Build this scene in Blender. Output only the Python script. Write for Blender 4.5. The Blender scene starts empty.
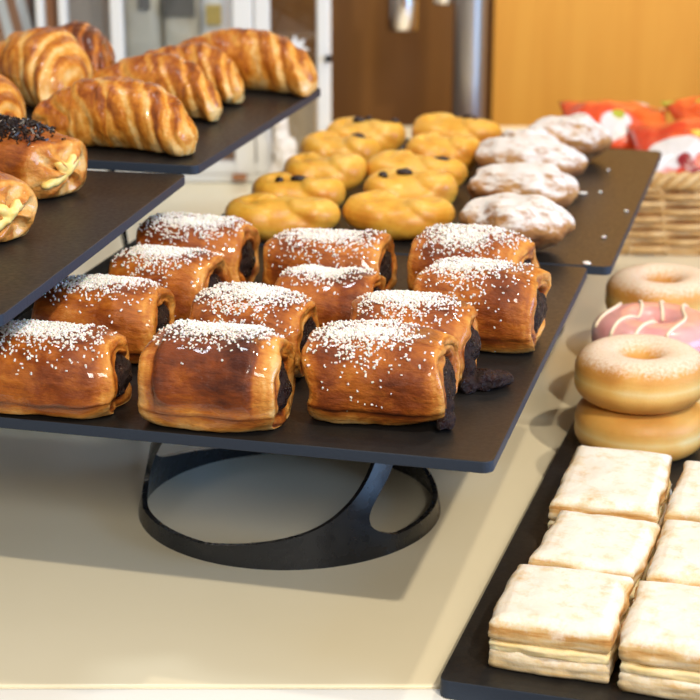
import bpy, math, random
import numpy as np
from mathutils import Vector, Matrix

SC = bpy.context.scene
COL = SC.collection
PI = math.pi

# ------------------------------------------------------------------ camera
CAM_Z = 0.4833            # counter top is z = 0
FPX = 1783.0              # focal length in pixels of a 700 px frame
PITCH = math.atan2(580, FPX)
cam_d = bpy.data.cameras.new('camera')
cam = bpy.data.objects.new('camera', cam_d)
COL.objects.link(cam)
cam.location = (0, 0, CAM_Z)
cam.rotation_euler = (PI / 2 - PITCH, 0, 0)
cam_d.sensor_width = 36
cam_d.lens = 36 * FPX / 700
cam_d.clip_start = 0.02
cam_d.dof.use_dof = True
cam_d.dof.focus_distance = 1.06
cam_d.dof.aperture_fstop = 12
SC.camera = cam

# ------------------------------------------------------------------ light
W = bpy.data.worlds.new('World')
SC.world = W
W.use_nodes = True
W.node_tree.nodes['Background'].inputs[0].default_value = (1.0, 0.95, 0.88, 1)
W.node_tree.nodes['Background'].inputs[1].default_value = 0.27
SC.view_settings.view_transform = 'Standard'
SC.view_settings.look = 'None'
SC.view_settings.gamma = 1
SC.view_settings.use_curve_mapping = False
SC.view_settings.exposure = 0.25


def area(name, loc, target, size, power, color, size_y=None):
    d = bpy.data.lights.new(name, 'AREA')
    d.energy = power
    d.color = color
    d.size = size
    if size_y:
        d.shape = 'RECTANGLE'
        d.size_y = size_y
    else:
        d.shape = 'DISK'
    o = bpy.data.objects.new(name, d)
    COL.objects.link(o)
    o.location = loc
    o.rotation_euler = (Vector(target) - Vector(loc)).to_track_quat('-Z', 'Y').to_euler()
    return o


area('window_daylight', (2.3, 0.45, 0.52), (0.1, 1.0, 0.12), 1.4, 38, (0.30, 0.56, 1.0), 0.9)
area('shopfront_daylight', (0.45, -1.3, 1.45), (0, 1.1, 0.1), 0.6, 28, (1.0, 0.93, 0.82), 0.5)
area('ceiling_lamp_front', (0.70, -0.25, 1.72), (0.05, 1.0, 0.1), 0.06, 23, (1.0, 0.88, 0.68))
area('ceiling_lamp_middle', (0.75, 1.45, 1.7), (0.05, 1.05, 0), 0.06, 7, (1.0, 0.88, 0.68))
area('added_wall_fill', (0.9, 2.2, 2.1), (0.55, 3.1, 0.9), 0.3, 15, (1.0, 0.92, 0.78)).data.spread = math.radians(85)  # unseen lamp added to brighten the wooden wall
area('added_cabinet_fill', (-0.5, 1.5, 2.0), (-0.35, 2.2, 0.2), 0.3, 7, (0.80, 0.90, 1.0))  # added cool fill for the cabinet and the back of the counter

# ------------------------------------------------------------------ helpers
YAW = math.radians(14.4)
TX = np.array([math.cos(YAW), -math.sin(YAW)])
TY = np.array([math.sin(YAW), math.cos(YAW)])
YAWC = math.radians(16.7)
CX = np.array([math.cos(YAWC), -math.sin(YAWC)])
CY = np.array([math.sin(YAWC), math.cos(YAWC)])


def trays(x, y, z=0.0):
    """shelf-aligned coordinates (x along the row, y deeper) to world"""
    p = TX * x + TY * y
    return (float(p[0]), float(p[1]), z)


def trayc(x, y, z=0.0):
    p = CX * x + CY * y
    return (float(p[0]), float(p[1]), z)


def at(u, v, z):
    """the world spot at height z that lies on the sight line of photo point u, v"""
    dx = (u - 350) / FPX
    dy = (350 - v) / FPX
    c, s = math.cos(PITCH), math.sin(PITCH)
    d = (dx, c + s * dy, -s + c * dy)
    t = (z - CAM_Z) / d[2]
    return (d[0] * t, d[1] * t, z)


def _hash(ix, iy, iz, seed):
    n = (ix * 374761393 + iy * 668265263 + iz * 1274126177 + seed * 974711) & 0xffffffff
    n = ((n ^ (n >> 13)) * 1274126177) & 0xffffffff
    return ((n ^ (n >> 16)) & 0xffff) / 65535.0 * 2 - 1


def noise(p, scale, seed=0, octaves=2):
    """value noise in -1..1 for an (n,3) array"""
    p = np.asarray(p, float) * scale + 100.0
    out = np.zeros(p.shape[0])
    amp = 1.0
    tot = 0
    for o in range(octaves):
        q = p * (2 ** o)
        i = np.floor(q).astype(np.int64)
        f = q - i
        f = f * f * (3 - 2 * f)
        v = 0
        for dx in (0, 1):
            for dy in (0, 1):
                for dz in (0, 1):
                    w = (f[:, 0] if dx else 1 - f[:, 0]) * (f[:, 1] if dy else 1 - f[:, 1]) * (f[:, 2] if dz else 1 - f[:, 2])
                    v = v + w * _hash(i[:, 0] + dx, i[:, 1] + dy, i[:, 2] + dz, seed + o * 17)
        out += amp * v
        tot += amp
        amp *= 0.5
    return out / tot


def sstep(a, b, x):
    t = np.clip((np.asarray(x, float) - a) / (b - a), 0, 1)
    return t * t * (3 - 2 * t)


def tag(o, label=None, cat=None, group=None, kind=None):
    if label: o['label'] = label
    if cat: o['category'] = cat
    if group: o['group'] = group
    if kind: o['kind'] = kind
    return o


def link(name, me, mat=None, parent=None, smooth=True):
    o = bpy.data.objects.new(name, me)
    COL.objects.link(o)
    if mat and not me.materials:
        me.materials.append(mat)
    if smooth:
        me.polygons.foreach_set('use_smooth', [True] * len(me.polygons))
    if parent:
        o.parent = parent
    return o


def mesh(name, verts, faces, bake=None):
    me = bpy.data.meshes.new(name)
    me.from_pydata([tuple(v) for v in np.asarray(verts, float)], [], [tuple(int(i) for i in f) for f in faces])
    me.update()
    if bake is not None:
        a = me.attributes.new('bake', 'FLOAT', 'POINT')
        a.data.foreach_set('value', np.asarray(bake, np.float32))
    return me


def empty(name, loc, rz=0.0, label=None, cat=None, group=None, rot=None):
    o = bpy.data.objects.new(name, None)
    COL.objects.link(o)
    o.empty_display_size = 0.02
    o.location = loc
    o.rotation_euler = rot if rot else (0, 0, rz)
    return tag(o, label, cat, group)


def rings(rings_list, close0=True, close1=True):
    """list of (n,3) rings -> verts, faces"""
    n = len(rings_list[0])
    V = np.concatenate(rings_list)
    F = []
    m = len(rings_list)
    for i in range(m - 1):
        for j in range(n):
            k = (j + 1) % n
            F.append((i * n + j, i * n + k, (i + 1) * n + k, (i + 1) * n + j))
    if close0:
        F.append(tuple(range(n - 1, -1, -1)))
    if close1:
        F.append(tuple((m - 1) * n + j for j in range(n)))
    return V, F


def tube(path, rad, n=10):
    path = np.asarray(path, float)
    m = len(path)
    rad = np.broadcast_to(np.asarray(rad, float), (m,))
    t = np.gradient(path, axis=0)
    t /= np.linalg.norm(t, axis=1)[:, None] + 1e-12
    up = np.array([0, 0, 1.0]) if abs(t[0][2]) < 0.9 else np.array([1.0, 0, 0])
    R = []
    a = np.linspace(0, 2 * PI, n, endpoint=False)
    x = np.cross(up, t[0])
    x /= np.linalg.norm(x)
    for i in range(m):
        x = x - t[i] * (x @ t[i])
        x /= np.linalg.norm(x) + 1e-12
        y = np.cross(t[i], x)
        R.append(path[i] + rad[i] * (np.cos(a)[:, None] * x + np.sin(a)[:, None] * y))
    return rings(R)


class MB:
    """collects pieces of ONE part"""
    def __init__(self):
        self.V = []
        self.F = []
        self.B = []
        self.n = 0

    def add(self, V, F, bake=0.0):
        V = np.asarray(V, float)
        self.V.append(V)
        self.F += [tuple(i + self.n for i in f) for f in F]
        self.B.append(np.full(len(V), bake) if np.isscalar(bake) else bake)
        self.n += len(V)
        return self

    def box(self, x0, x1, y0, y1, z0, z1):
        V = [(x, y, z) for z in (z0, z1) for y in (y0, y1) for x in (x0, x1)]
        F = [(0, 2, 3, 1), (4, 5, 7, 6), (0, 1, 5, 4), (2, 6, 7, 3), (0, 4, 6, 2), (1, 3, 7, 5)]
        return self.add(V, F)

    def tube(self, path, rad, n=10):
        return self.add(*tube(path, rad, n))

    def build(self, name, mat, parent=None, smooth=True, bevel=0, seg=2):
        me = mesh(name, np.concatenate(self.V), self.F, np.concatenate(self.B))
        o = link(name, me, mat, parent, smooth)
        if bevel:
            b = o.modifiers.new('bevel', 'BEVEL')
            b.width = bevel
            b.segments = seg
            b.limit_method = 'ANGLE'
            b.angle_limit = math.radians(40)
            if smooth:
                o.modifiers.new('wn', 'WEIGHTED_NORMAL')
        return o


def remeshed(V, F, voxel, smooth_n=3, name='fused'):
    """fuse overlapping closed pieces into one skin; returns verts, faces"""
    me = mesh(name, V, F)
    o = bpy.data.objects.new(name, me)
    COL.objects.link(o)
    r = o.modifiers.new('r', 'REMESH')
    r.mode = 'VOXEL'
    r.voxel_size = voxel
    if smooth_n:
        s = o.modifiers.new('s', 'SMOOTH')
        s.iterations = smooth_n
        s.factor = 0.5
    dg = bpy.context.evaluated_depsgraph_get()
    ev = o.evaluated_get(dg)
    em = ev.to_mesh()
    v = np.empty(len(em.vertices) * 3)
    em.vertices.foreach_get('co', v)
    nr = np.empty(len(em.vertices) * 3)
    em.vertices.foreach_get('normal', nr)
    f = [tuple(p.vertices) for p in em.polygons]
    ev.to_mesh_clear()
    bpy.data.objects.remove(o)
    bpy.data.meshes.remove(me)
    return v.reshape(-1, 3), f, nr.reshape(-1, 3)


# ------------------------------------------------------------------ materials
class N:
    def __init__(self, name):
        self.m = bpy.data.materials.new(name)
        self.m.use_nodes = True
        self.t = self.m.node_tree
        self.p = self.t.nodes['Principled BSDF']
        self.out = self.t.nodes['Material Output']
        self._tc = None

    def node(self, kind, **kw):
        n = self.t.nodes.new(kind)
        for k, v in kw.items():
            setattr(n, k, v)
        return n

    def L(self, a, b):
        self.t.links.new(a, b)

    def co(self, scale=(1, 1, 1), rot=(0, 0, 0)):
        if not self._tc:
            self._tc = self.node('ShaderNodeTexCoord')
        m = self.node('ShaderNodeMapping')
        m.inputs['Scale'].default_value = scale
        m.inputs['Rotation'].default_value = rot
        self.L(self._tc.outputs['Object'], m.inputs[0])
        return m.outputs[0]

    def noise(self, scale, detail=3, rough=0.5, stretch=(1, 1, 1), rot=(0, 0, 0), dist=0):
        n = self.node('ShaderNodeTexNoise')
        n.inputs['Scale'].default_value = scale
        n.inputs['Detail'].default_value = detail
        n.inputs['Roughness'].default_value = rough
        n.inputs['Distortion'].default_value = dist
        self.L(self.co(stretch, rot), n.inputs['Vector'])
        return n.outputs[0]

    def voronoi(self, scale, feature='F1'):
        n = self.node('ShaderNodeTexVoronoi', feature=feature)
        n.inputs['Scale'].default_value = scale
        self.L(self.co(), n.inputs['Vector'])
        return n.outputs[0]

    def attr(self, name='bake'):
        n = self.node('ShaderNodeAttribute', attribute_name=name)
        return n.outputs['Fac']

    def ramp(self, fac, stops):
        n = self.node('ShaderNodeValToRGB')
        r = n.color_ramp
        while len(r.elements) < len(stops):
            r.elements.new(0.5)
        for e, (p, c) in zip(r.elements, stops):
            e.position = p
            e.color = (c, c, c, 1) if np.isscalar(c) else (*c, 1)
        self.L(fac, n.inputs[0])
        return n.outputs[0]

    def math(self, op, a, b=None, clamp=False):
        n = self.node('ShaderNodeMath', operation=op, use_clamp=clamp)
        for i, v in enumerate((a, b)):
            if v is None: continue
            if isinstance(v, (int, float)):
                n.inputs[i].default_value = v
            else:
                self.L(v, n.inputs[i])
        return n.outputs[0]

    def mix(self, fac, a, b):
        n = self.node('ShaderNodeMix', data_type='RGBA')
        for sock, v in ((n.inputs[0], fac), (n.inputs[6], a), (n.inputs[7], b)):
            if isinstance(v, tuple):
                sock.default_value = (*v, 1)
            elif isinstance(v, (int, float)):
                sock.default_value = v
            else:
                self.L(v, sock)
        return n.outputs[2]

    def normal_z(self):
        g = self.node('ShaderNodeNewGeometry')
        s = self.node('ShaderNodeSeparateXYZ')
        self.L(g.outputs['Normal'], s.inputs[0])
        return s.outputs[2]

    def bump(self, h, strength=0.4, dist=0.001):
        b = self.node('ShaderNodeBump')
        b.inputs['Strength'].default_value = strength
        b.inputs['Distance'].default_value = dist
        self.L(h, b.inputs['Height'])
        self.L(b.outputs[0], self.p.inputs['Normal'])

    def set(self, **kw):
        names = dict(color='Base Color', rough='Roughness', metal='Metallic', coat='Coat Weight', coat_rough='Coat Roughness',
                     sss='Subsurface Weight', sss_scale='Subsurface Scale', spec='Specular IOR Level', trans='Transmission Weight', ior='IOR',
                     alpha='Alpha', sss_radius='Subsurface Radius', sheen='Sheen Weight')
        for k, v in kw.items():
            s = self.p.inputs[names[k]]
            if isinstance(v, tuple):
                s.default_value = (*v, 1) if k == 'color' else v
            elif isinstance(v, (int, float)):
                s.default_value = v
            else:
                self.L(v, s)
        return self


def plain(name, color, rough=0.5, **kw):
    n = N(name)
    n.set(color=color, rough=rough, **kw)
    return n.m


M = {}


def make_materials():
    # glazed chocolate-roll dough: bake 0 pale .. 1 dark
    n = N('glazed_dough')
    b = n.math('ADD', n.attr(), n.math('MULTIPLY', n.math('SUBTRACT', n.noise(85, 6, 0.68, (0.5, 1, 1), dist=0.4), 0.5), 1.05), False)
    b = n.math('ADD', b, n.math('MULTIPLY', n.math('SUBTRACT', n.noise(26, 2, 0.5), 0.5), 0.5), True)
    c = n.ramp(b, [(0.0, (0.78, 0.47, 0.17)), (0.22, (0.70, 0.30, 0.055)), (0.48, (0.46, 0.130, 0.014)), (0.72, (0.23, 0.048, 0.006)), (1.0, (0.075, 0.014, 0.004))])
    n.set(color=c, rough=n.ramp(n.noise(120, 3), [(0.3, 0.35), (0.75, 0.6)]), spec=0.3, coat=n.ramp(n.noise(60, 3), [(0.35, 0.25), (0.65, 0.85)]), coat_rough=0.06, sss=0.05, sss_scale=0.004)
    n.bump(n.math('ADD', n.noise(320, 5, 0.65, (0.3, 1, 1)), n.math('MULTIPLY', n.noise(95, 4, 0.6, (0.6, 1, 1)), 1.6)), 0.6, 0.0022)
    M['roll'] = n.m
    # croissant
    n = N('croissant_crust')
    b = n.math('ADD', n.attr(), n.math('MULTIPLY', n.math('SUBTRACT', n.noise(85, 6, 0.7, dist=0.3), 0.5), 1.15), True)
    c = n.ramp(b, [(0.0, (0.84, 0.56, 0.23)), (0.25, (0.74, 0.36, 0.070)), (0.5, (0.58, 0.20, 0.020)), (0.75, (0.34, 0.085, 0.010)), (1.0, (0.13, 0.03, 0.006))])
    n.set(color=c, rough=n.ramp(n.noise(140, 3), [(0.3, 0.22), (0.75, 0.5)]), spec=0.35, coat=n.ramp(n.noise(50, 3), [(0.35, 0.05), (0.65, 0.5)]), coat_rough=0.12, sss=0.05, sss_scale=0.004)
    n.bump(n.math('ADD', n.noise(300, 4, 0.6, (1, 0.4, 0.4)), n.math('MULTIPLY', n.noise(80, 3), 1.5)), 0.55, 0.0018)
    M['croissant'] = n.m
    # saffron yellow bun
    n = N('yellow_bun_dough')
    b = n.math('ADD', n.attr(), n.math('MULTIPLY', n.math('SUBTRACT', n.noise(60, 5, 0.65), 0.5), 0.75), True)
    c = n.ramp(b, [(0.0, (0.87, 0.58, 0.15)), (0.3, (0.80, 0.42, 0.050)), (0.6, (0.64, 0.25, 0.020)), (1.0, (0.34, 0.10, 0.012))])
    n.set(color=c, rough=0.42, coat=0.15, coat_rough=0.3, sss=0.1, sss_scale=0.006)
    n.bump(n.noise(160, 4, 0.6), 0.3, 0.0012)
    M['bun'] = n.m
    # flaky twist dusted with icing sugar: powder lies on upward faces
    n = N('dusted_twist_pastry')
    b = n.math('ADD', n.attr(), n.math('MULTIPLY', n.math('SUBTRACT', n.noise(80, 4, 0.6), 0.5), 0.6), True)
    c = n.ramp(b, [(0.0, (0.78, 0.52, 0.26)), (0.35, (0.62, 0.34, 0.12)), (0.7, (0.42, 0.18, 0.05)), (1.0, (0.18, 0.06, 0.015))])
    up = n.math('ADD', n.normal_z(), n.math('MULTIPLY', n.math('SUBTRACT', n.noise(95, 6, 0.72, (0.6, 1, 1)), 0.5), 3.0))
    f = n.ramp(up, [(0.15, 0.0), (0.80, 0.95)])
    n.set(color=n.mix(f, c, (0.90, 0.86, 0.85)), rough=0.75, sss=0.05, sss_scale=0.004)
    n.bump(n.noise(200, 6, 0.7, (0.4, 1, 1)), 0.9, 0.003)
    M['twist'] = n.m
    # mille-feuille crusts
    n = N('dusted_puff_crust')
    nz = n.normal_z()
    up = n.math('ADD', nz, n.math('MULTIPLY', n.math('SUBTRACT', n.noise(60, 6, 0.72), 0.5), 3.4))
    f = n.ramp(up, [(0.25, 0.0), (1.2, 0.97)])
    c = n.ramp(n.math('ADD', n.attr(), n.math('MULTIPLY', n.math('SUBTRACT', n.noise(130, 5, 0.65, (0.35, 0.35, 3.5)), 0.5), 1.5), True),
               [(0.0, (0.78, 0.66, 0.47)), (0.4, (0.74, 0.53, 0.26)), (0.7, (0.60, 0.32, 0.10)), (1.0, (0.38, 0.16, 0.04))])
    n.set(color=n.mix(f, c, (0.88, 0.82, 0.74)), rough=0.85, sss=0.05, sss_scale=0.004)
    n.bump(n.noise(170, 5, 0.65), 0.5, 0.0016)
    M['puff'] = n.m
    n = N('custard_cream')
    n.set(color=n.ramp(n.noise(90, 3), [(0.3, (0.88, 0.60, 0.12)), (0.75, (0.90, 0.72, 0.30))]), rough=0.4, sss=0.15, sss_scale=0.005)
    n.bump(n.noise(150, 3), 0.4, 0.001)
    M['custard'] = n.m
    n = N('pale_cream')
    n.set(color=n.ramp(n.noise(100, 5, 0.65, (0.4, 0.4, 2)), [(0.3, (0.88, 0.66, 0.28)), (0.55, (0.90, 0.78, 0.50)), (0.75, (0.90, 0.84, 0.70))]), rough=0.6, sss=0.12, sss_scale=0.005)
    n.bump(n.noise(160, 4), 0.6, 0.0015)
    M['cream'] = n.m
    # doughnut
    n = N('doughnut_dough')
    b = n.math('ADD', n.attr(), n.math('MULTIPLY', n.math('SUBTRACT', n.noise(45, 3, 0.6), 0.5), 0.3), True)
    c = n.ramp(b, [(0.0, (0.87, 0.68, 0.34)), (0.35, (0.80, 0.49, 0.14)), (0.7, (0.64, 0.31, 0.06)), (1.0, (0.42, 0.17, 0.03))])
    n.set(color=c, rough=0.5, sss=0.1, sss_scale=0.006)
    n.bump(n.noise(220, 4), 0.25, 0.001)
    M['donut'] = n.m
    n = N('sugared_doughnut_dough')
    c = n.ramp(n.math('ADD', n.attr(), n.math('MULTIPLY', n.math('SUBTRACT', n.noise(45, 3, 0.6), 0.5), 0.3), True),
               [(0.0, (0.88, 0.70, 0.37)), (0.35, (0.82, 0.50, 0.14)), (0.7, (0.66, 0.31, 0.06)), (1.0, (0.42, 0.17, 0.03))])
    up = n.math('ADD', n.normal_z(), n.math('MULTIPLY', n.math('SUBTRACT', n.noise(420, 4, 0.7), 0.5), 1.2))
    f = n.ramp(up, [(0.5, 0.0), (1.05, 0.72)])
    n.set(color=n.mix(f, c, (0.92, 0.84, 0.74)), rough=0.6, sss=0.08, sss_scale=0.006)
    n.bump(n.noise(600, 3, 0.7), 0.4, 0.001)
    M['donut_sugar'] = n.m
    n = N('pink_icing')
    n.set(color=n.ramp(n.noise(60, 3), [(0.3, (0.70, 0.30, 0.30)), (0.7, (0.80, 0.42, 0.40))]), rough=0.3, coat=0.3, sss=0.1, sss_scale=0.004)
    M['pink'] = n.m
    M['drizzle'] = plain('cream_icing', (0.88, 0.74, 0.55), 0.4)
    # chocolate, sugar, raisins, sprinkles
    n = N('chocolate_filling')
    n.set(color=n.ramp(n.noise(260, 5, 0.65), [(0.3, (0.008, 0.003, 0.003)), (0.55, (0.024, 0.008, 0.007)), (0.8, (0.060, 0.020, 0.014))]), rough=n.ramp(n.noise(180, 3), [(0.4, 0.2), (0.6, 0.7)]), spec=0.4)
    n.bump(n.noise(420, 5, 0.7), 1.0, 0.003)
    M['choc'] = n.m
    n = N('coconut_sugar')
    n.set(color=(0.90, 0.87, 0.85), rough=0.55, sss=0.2, sss_scale=0.001)
    M['sugar'] = n.m
    M['sprinkle'] = plain('dark_chocolate_strands', (0.018, 0.010, 0.009), 0.3)
    n = N('raisin_skin')
    n.set(color=(0.02, 0.008, 0.008), rough=0.3)
    n.bump(n.noise(500, 3), 0.8, 0.001)
    M['raisin'] = n.m
    # slate platter
    n = N('dark_slate')
    n.set(color=n.ramp(n.noise(60, 5, 0.6), [(0.3, (0.013, 0.012, 0.012)), (0.7, (0.020, 0.018, 0.017))]), rough=n.ramp(n.noise(300, 3), [(0.3, 0.36), (0.7, 0.48)]), spec=0.3)
    n.bump(n.noise(500, 3), 0.12, 0.0006)
    M['slate'] = n.m
    n = N('blue_lit_slate_edge')
    n.set(color=(0.032, 0.043, 0.066), spec=0.15, rough=0.5)  # blue window light on the platter sides is put into this colour
    n.bump(n.noise(400, 3), 0.3, 0.0006)
    M['slate_edge'] = n.m
    n = N('black_stand_plastic')
    n.set(color=(0.010, 0.011, 0.013), rough=n.ramp(n.noise(80, 3), [(0.3, 0.22), (0.7, 0.34)]), spec=0.6)
    M['stand'] = n.m
    # counter
    n = N('cream_laminate')
    n.set(color=n.ramp(n.noise(6, 4), [(0.3, (0.82, 0.735, 0.535)), (0.7, (0.86, 0.775, 0.575))]), rough=0.22, spec=0.5)
    M['counter'] = n.m
    M['counter_edge'] = plain('white_front_strip', (0.92, 0.90, 0.86), 0.3)  # strip along the front, coloured whiter than the counter top
    for key, name, cols in (('wood_light', 'oak_veneer', ((0.60, 0.265, 0.026), (0.70, 0.345, 0.045))), ('wood_dark', 'brown_veneer', ((0.115, 0.042, 0.0025), (0.170, 0.065, 0.004)))):
        n = N(name)
        g = n.noise(5, 5, 0.6, (3.0, 3.0, 0.25), dist=0.6)
        n.set(color=n.ramp(g, [(0.3, cols[0]), (0.7, cols[1])]), rough=0.5)
        M[key] = n.m
    n = N('terracotta_floor')
    n.set(color=n.ramp(n.noise(4, 4), [(0.3, (0.20, 0.13, 0.09)), (0.7, (0.28, 0.19, 0.13))]), rough=0.5)
    M['floor'] = n.m
    M['white'] = plain('white_paint', (0.80, 0.80, 0.79), 0.4)
    M['chrome'] = plain('chrome', (0.75, 0.76, 0.78), 0.16, metal=1.0)
    n = N('brushed_steel')
    n.set(color=(0.42, 0.41, 0.40), metal=0.9, rough=n.ramp(n.noise(40, 3, 0.5, (8, 8, 0.1)), [(0.3, 0.3), (0.7, 0.42)]))
    M['steel'] = n.m
    M['black'] = plain('black_plastic', (0.012, 0.012, 0.014), 0.4)
    # clear pane: mostly see-through, a little mirror
    n = N('clear_pane')
    tr = n.node('ShaderNodeBsdfTransparent')
    tr.inputs[0].default_value = (0.93, 0.95, 0.96, 1)
    gl = n.node('ShaderNodeBsdfGlossy')
    gl.inputs['Roughness'].default_value = 0.03
    mx = n.node('ShaderNodeMixShader')
    mx.inputs[0].default_value = 0.08
    n.L(tr.outputs[0], mx.inputs[1])
    n.L(gl.outputs[0], mx.inputs[2])
    n.L(mx.outputs[0], n.out.inputs[0])
    M['glass'] = n.m
    n = N('wicker')
    n.set(color=n.ramp(n.noise(50, 4, 0.6), [(0.25, (0.42, 0.22, 0.07)), (0.5, (0.62, 0.38, 0.15)), (0.75, (0.74, 0.52, 0.26))]), rough=0.55)
    n.bump(n.noise(400, 3), 0.3, 0.001)
    M['wicker'] = n.m
    # printed snack packets
    def packet(name, base, seed, white_at=0.58):
        n = N(name)
        a = n.noise(15, 2, 0.4, (1, 1, 0.6), (seed, seed * 0.7, seed * 1.3))
        w = n.ramp(a, [(white_at, 0.0), (white_at + 0.02, 1.0)])
        g = n.ramp(n.noise(24, 1, 0.4, (1, 1, 0.5), (seed * 2.1, 1.0, seed)), [(0.66, 0.0), (0.68, 1.0)])
        r = n.ramp(n.noise(21, 1, 0.4, (1, 1, 0.5), (0.4, seed * 1.9, 2 + seed)), [(0.66, 0.0), (0.68, 1.0)])
        c = n.mix(w, base, (0.85, 0.83, 0.86))
        c = n.mix(g, c, (0.50, 0.52, 0.05))
        c = n.mix(r, c, (0.30, 0.012, 0.018))
        n.set(color=c, rough=0.25, coat=0.4)
        n.bump(n.noise(45, 4, 0.6), 0.5, 0.006)
        return n.m
    M['packet_a'] = packet('orange_printed_foil', (0.80, 0.085, 0.018), 0.3)
    M['packet_b'] = packet('red_orange_printed_foil', (0.76, 0.060, 0.018), 1.1, 0.55)
    M['packet_c'] = packet('bright_orange_printed_foil', (0.84, 0.11, 0.02), 2.2)
    n = N('crumpled_white_paper')
    n.set(color=(0.84, 0.77, 0.70), rough=0.7)
    n.bump(n.noise(60, 4, 0.6), 0.5, 0.004)
    M['paper'] = n.m
    M['beige'] = plain('beige_card', (0.46, 0.33, 0.19), 0.6)
    M['taupe'] = plain('taupe_card', (0.36, 0.30, 0.25), 0.6)
    M['kraft'] = plain('brown_gift_card', (0.36, 0.15, 0.06), 0.5)
    M['grey'] = plain('grey_card', (0.12, 0.11, 0.10), 0.5)
    M['cream_pack'] = plain('cream_wrapper', (0.62, 0.58, 0.50), 0.4)
    M['salmon'] = plain('salmon_wrapper', (0.70, 0.36, 0.22), 0.4)
    M['mustard'] = plain('mustard_label', (0.62, 0.45, 0.10), 0.4)
    M['ribbon'] = plain('white_satin_ribbon', (0.82, 0.83, 0.86), 0.3)
    M['pale_back'] = plain('pale_back_panel', (0.66, 0.66, 0.64), 0.6)


make_materials()


def box_obj(name, x0, x1, y0, y1, z0, z1, mat, parent=None, bevel=0.0, seg=2):
    return MB().box(x0, x1, y0, y1, z0, z1).build(name, mat, parent, bevel > 0, bevel, seg)


# ------------------------------------------------------------------ the setting
# floor, back wall of veneer panels, counter
WALL_Y = 3.05
tag(box_obj('floor', -3, 3.4, -2.5, WALL_Y + 0.1, -0.95, -0.90, M['floor']), kind='structure')
xs = (486 - 350) / FPX * 3.12
tag(box_obj('wall_back', -3, 3.4, WALL_Y + 0.012, WALL_Y + 0.1, -0.9, 2.4, M['wood_dark']), kind='structure')
tag(box_obj('trim_1', xs + 0.006, 3.4, WALL_Y - 0.012, WALL_Y + 0.012, -0.9, 2.4, M['wood_light']), kind='structure')
counter = empty('counter', (0, 0, 0), 0, 'long glossy cream counter carrying all the trays and stands', 'counter')
box_obj('counter_top', -1.6, 1.8, 0.884, 2.52, -0.04, 0.0, M['counter'], counter, 0.002)
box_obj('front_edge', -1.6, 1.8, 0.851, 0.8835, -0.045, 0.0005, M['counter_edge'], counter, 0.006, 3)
box_obj('front_panel', -1.6, 1.8, 0.95, 0.975, -0.895, -0.0405, M['wood_light'], counter)
box_obj('back_panel', -1.6, 1.8, 2.45, 2.475, -0.895, -0.0405, M['wood_light'], counter)


# ------------------------------------------------------------------ platters
def platter(x0, x1, y0, y1, ztop, label, frame=trays, yaw=-YAW, th=0.007, group=None):
    cx, cy = (x0 + x1) / 2, (y0 + y1) / 2
    hx, hy = (x1 - x0) / 2, (y1 - y0) / 2
    r = 0.006
    pts = []
    for sx, sy, a0 in ((1, -1, -PI / 2), (1, 1, 0), (-1, 1, PI / 2), (-1, -1, PI)):
        for k in range(5):
            a = a0 + k / 4 * PI / 2
            pts.append((sx * (hx - r) + r * math.cos(a), sy * (hy - r) + r * math.sin(a)))
    n = len(pts)
    V = [(x, y, 0) for x, y in pts] + [(x, y, th) for x, y in pts]
    F = [tuple(range(n - 1, -1, -1)), tuple(range(n, 2 * n))] + [(j, (j + 1) % n, n + (j + 1) % n, n + j) for j in range(n)]
    mb = MB().add(V, F)
    o = mb.build('serving_platter', M['slate'], None, True, 0.0007, 2)
    o.data.materials.append(M['slate_edge'])
    for k, pl in enumerate(o.data.polygons):
        pl.material_index = 1 if k >= 2 else 0
    o.location = frame(cx, cy, ztop - th)
    o.rotation_euler = (0, 0, yaw)
    tag(o, label, 'platter', group)
    return o


ZA = 0.125
AX0, AX1, AY0, AY1 = -0.513, -0.1495, 0.894, 1.3085
BX0, BX1, BY0, BY1 = -0.472, -0.133, 1.3125, 1.760
ZD = 0.205
ZE = 0.210
EX0, EX1, EY0, EY1 = -0.784, -0.424, 1.2045, 1.550
ZC = 0.012
platter(AX0, AX1, AY0, AY1, ZA, 'dark slate platter on a black cutout stand holding the sugared brown chocolate rolls')
platter(BX0, BX1, BY0, BY1, ZA, 'dark slate platter behind the chocolate rolls holding yellow raisin buns and dusted twists')
platter(-0.5990 - 0.18, -0.5990 + 0.18, 1.0079 - 0.18, 1.0079 + 0.18, ZD, 'raised dark slate platter at the left holding the two custard filled rolls', trays, -YAW + math.radians(3.3))
platter(EX0, EX1, EY0, EY1, ZE, 'raised dark slate platter carrying the croissants')
platter(-0.2035, 0.075, 0.8455, 1.505, ZC, 'long black platter lying flat on the counter under custard slices and doughnuts', trayc, -YAWC, 0.011)


# ------------------------------------------------------------------ riser stands (cone band with slanted openings)
def clip_poly(poly, vals):
    out = []
    n = len(poly)
    for i in range(n):
        a, b = poly[i], poly[(i + 1) % n]
        va, vb = vals[i], vals[(i + 1) % n]
        if va >= 0: out.append(a)
        if (va >= 0) != (vb >= 0):
            t = va / (va - vb)
            out.append(a + (b - a) * t)
    return out


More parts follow.
